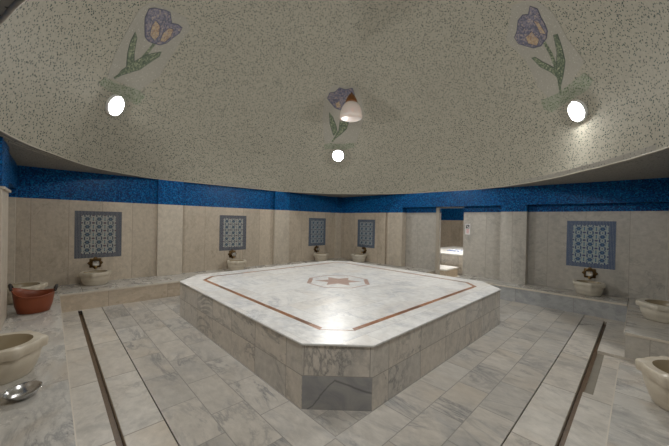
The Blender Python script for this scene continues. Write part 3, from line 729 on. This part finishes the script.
# ------------------------------------------------------------------ round lights in the dome
def sphpt(az, la, dr=0.):
    a, l = math.radians(az), math.radians(la); r = RHO-dr/S
    return W(CX+r*math.cos(l)*math.cos(a), CY+r*math.cos(l)*math.sin(a), CZ+r*math.sin(l))
LE = emit('lit_diffuser', (1.0, .985, .955), LIGHT)
def frameat(p):
    z = (W(CX, CY, CZ)-p).normalized(); x = Vector((0, 0, 1)).cross(z).normalized(); y = z.cross(x)
    return Matrix((x, y, z)).transposed()
proto = None
for az, la, lab in ((140.6, 24.6, 'round lit lamp at upper left of the dome below the left tulip'), (46.9, 26.8, 'round lit lamp low in the middle of the dome above the far corner'),
                    (-50.3, 24.9, 'round lit lamp at upper right of the dome below the right tulip'), (-134.5, 25., 'round lit lamp in the dome behind the viewpoint')):
    p = sphpt(az, la, .004)
    if proto is None:
        t = empty('round_wall_lamp', p, lab, 'lamp', 'round lamps set in the dome')
        bm = bmesh.new(); lathe(bm, [(.172, -.02), (.176, .0), (.176, .028), (.166, .040), (.152, .040), (.150, .030)], 56, cap=False)
        mesh_obj('lamp_ring', bm, M['lampmetal'], t, smooth=True)
        bm = bmesh.new(); lathe(bm, [(.150, .030), (.120, .046), (.06, .056), (.005, .058)], 48)
        mesh_obj('diffuser', bm, LE, t, smooth=True)['label'] = 'glowing white diffuser'
        proto = t
    else:
        t = proto.copy(); COL.objects.link(t); t.location = p; t['label'] = lab
        copy_parts(proto, t)
    t.rotation_euler = frameat(p).to_euler()

# ------------------------------------------------------------------ bell-shaded sconce on the dome
sc = W(3.315, 3.12, 1.58)
t = empty('bell_shade_lamp', sc, 'unlit lamp with frosted bell glass shade and brown cap over the middle tulip', 'lamp')
bm = bmesh.new(); Rm = .165*S*.96
pr = [(.02, -.02), (.5, -.02), (.85, 0), (.97, .05), (1.0, .14), (.98, .32), (.92, .52), (.82, .72), (.67, .90), (.46, 1.04), (.30, 1.10)]
prof = [(Rm*r*1.1, z*.285*S*.84) for r, z in pr]
lathe(bm, prof, 56)
mesh_obj('bell_shade', bm, M['opal'], t, smooth=True)['label'] = 'frosted pinkish-white glass bell'
hs = 1.10*.285*S*.84
bm = bmesh.new(); lathe(bm, [(.135, hs-.035), (.150, hs-.02), (.142, hs+.02), (.105, hs+.10), (.075, hs+.155), (.03, hs+.18), (.018, hs+.22)], 40)
mesh_obj('cap', bm, M['wood'], t, smooth=True)['label'] = 'brown metal cap'
# arm to the dome
w = Vector((3.315-CX, 3.12-CY, 0)).normalized()
zz = 1.545+(hs+.20)/S; rr = math.sqrt(RHO**2-(zz-CZ)**2); dp = W(CX+w.x*rr, CY+w.y*rr, zz)-sc
top_ = Vector((0, 0, hs+.20))
bm = bmesh.new(); tube(bm, [top_-Vector((0, 0, .03)), top_+Vector((0, 0, .01)), top_*.0+top_+(dp-top_)*.35+Vector((0, 0, .03)), top_+(dp-top_)*.7+Vector((0, 0, .015)), dp], .014, 12)
mesh_obj('arm', bm, M['wood'], t, smooth=True)
bm = bmesh.new(); lathe(bm, [(.075, -.01), (.078, .008), (.06, .02), (.02, .03)], 32)
bp = mesh_obj('back_plate', bm, M['wood'], t, smooth=True); bp.location = dp; bp.rotation_euler = frameat(sc+dp).to_euler()

# ------------------------------------------------------------------ tulip mosaics on the dome
def grow(pts, k):
    ma = sum(p[0] for p in pts)/len(pts); ml = sum(p[1] for p in pts)/len(pts); out = []; n = len(pts)
    ar = sum(pts[i][0]*pts[(i+1) % n][1]-pts[(i+1) % n][0]*pts[i][1] for i in range(n)); sg = 1 if ar > 0 else -1
    for i, p in enumerate(pts):
        a, b = pts[i-1], pts[(i+1) % n]; dx, dy = (b[0]-a[0])*.8, b[1]-a[1]; L_ = math.hypot(dx, dy) or 1
        out.append((p[0]+sg*dy/L_*k/.8, p[1]-sg*dx/L_*k))
    return out
def decal(name, pts, dr, mat, parent, cen):
    bm = bmesh.new(); vs = [bm.verts.new(sphpt(a, l, dr)) for a, l in pts]
    f = bm.faces.new(vs); bmesh.ops.triangulate(bm, faces=[f])
    for _ in range(3):
        es = [e for e in bm.edges if e.calc_length() > .07]
        if es: bmesh.ops.subdivide_edges(bm, edges=es, cuts=1); bmesh.ops.triangulate(bm, faces=bm.faces[:])
    cc = W(CX, CY, CZ)
    for v in bm.verts:
        d = v.co-cc; v.co = cc+d.normalized()*(RHO*S-dr)
    r = bmesh.ops.extrude_face_region(bm, geom=bm.faces[:])
    for v in [g for g in r['geom'] if isinstance(g, bmesh.types.BMVert)]:
        d = v.co-cc; v.co = cc+d.normalized()*(RHO*S+.002)
    bmesh.ops.recalc_face_normals(bm, faces=bm.faces[:])
    for v in bm.verts: v.co -= cen
    return mesh_obj(name, bm, M[mat], parent)
for key, lab in (('L', 'tulip mosaic leaning right above the upper left round lamp'), ('F', 'small tulip mosaic in the middle of the dome behind the bell lamp'), ('R', 'tulip mosaic leaning left above the upper right round lamp')):
    d = TULIPS[key]; cen = sphpt(*d['flower'][0], .0)
    t = empty('tulip_mosaic', cen, lab, 'mosaic', 'tulip mosaics on the dome')
    decal('cream_ground', d['patch'], .003, 'patch', t, cen); decal('green_ground', d['ground'], .004, 'ground', t, cen)
    decal('stem', d['stem'], .0055, 'leaf', t, cen)
    for l in d['leaf']:
        lf = decal('leaf', l, .007, 'leaf', t, cen); decal('leaf_outline', grow(l, .16), .0062, 'leafdark', lf, cen)
    pt_ = decal('petals', d['flower'], .0085, 'petal', t, cen)
    decal('petal_outline', grow(d['flower'], .22), .0075, 'petaldark', pt_, cen)
    for l in d['inner']: decal('petal_vein', grow(l, .18), .0093, 'petaldark', pt_, cen)
    for l in d['inner']: decal('inner_petal', l, .010, 'inner', pt_, cen)

# ------------------------------------------------------------------ lights of the room beyond, world, camera
bm = bmesh.new(); lathe(bm, [(.16, 0), (.155, -.03), (.10, -.05), (.01, -.055)], 40)
o = mesh_obj('ceiling_lamp', bm, emit('beyond_lamp', (1, .95, .86), BEYOND), smooth=True); o.location = W(6.0, 2.35, .70)
tag(o, 'round ceiling lamp of the room beyond the doorway', 'lamp')
w = bpy.data.worlds.new('World'); scene.world = w; w.use_nodes = True
w.node_tree.nodes['Background'].inputs[0].default_value = (.02, .02, .02, 1)
cam = bpy.data.cameras.new('Camera'); co = bpy.data.objects.new('Camera', cam); COL.objects.link(co)
cam.sensor_width = 36; cam.lens = 294.769/669*36; cam.clip_start = .02
yw, pi_, ro = map(math.radians, (46.0521, -.3499, 1.1812))
F = Vector((math.cos(yw)*math.cos(pi_), math.sin(yw)*math.cos(pi_), math.sin(pi_)))
Rr = Vector((math.sin(yw), -math.cos(yw), 0)); U0 = Rr.cross(F); R_ = Rr*math.cos(ro)+U0*math.sin(ro); U = R_.cross(F)
co.matrix_world = Matrix((R_, U, -F)).transposed().to_4x4(); co.location = W(0, 0, 0)
scene.camera = co
scene.view_settings.view_transform = 'Standard'; scene.view_settings.look = 'None'
scene.view_settings.gamma = 1; scene.view_settings.use_curve_mapping = False
scene.view_settings.exposure = EXPO
scene.cycles.max_bounces = 8; scene.cycles.diffuse_bounces = 5
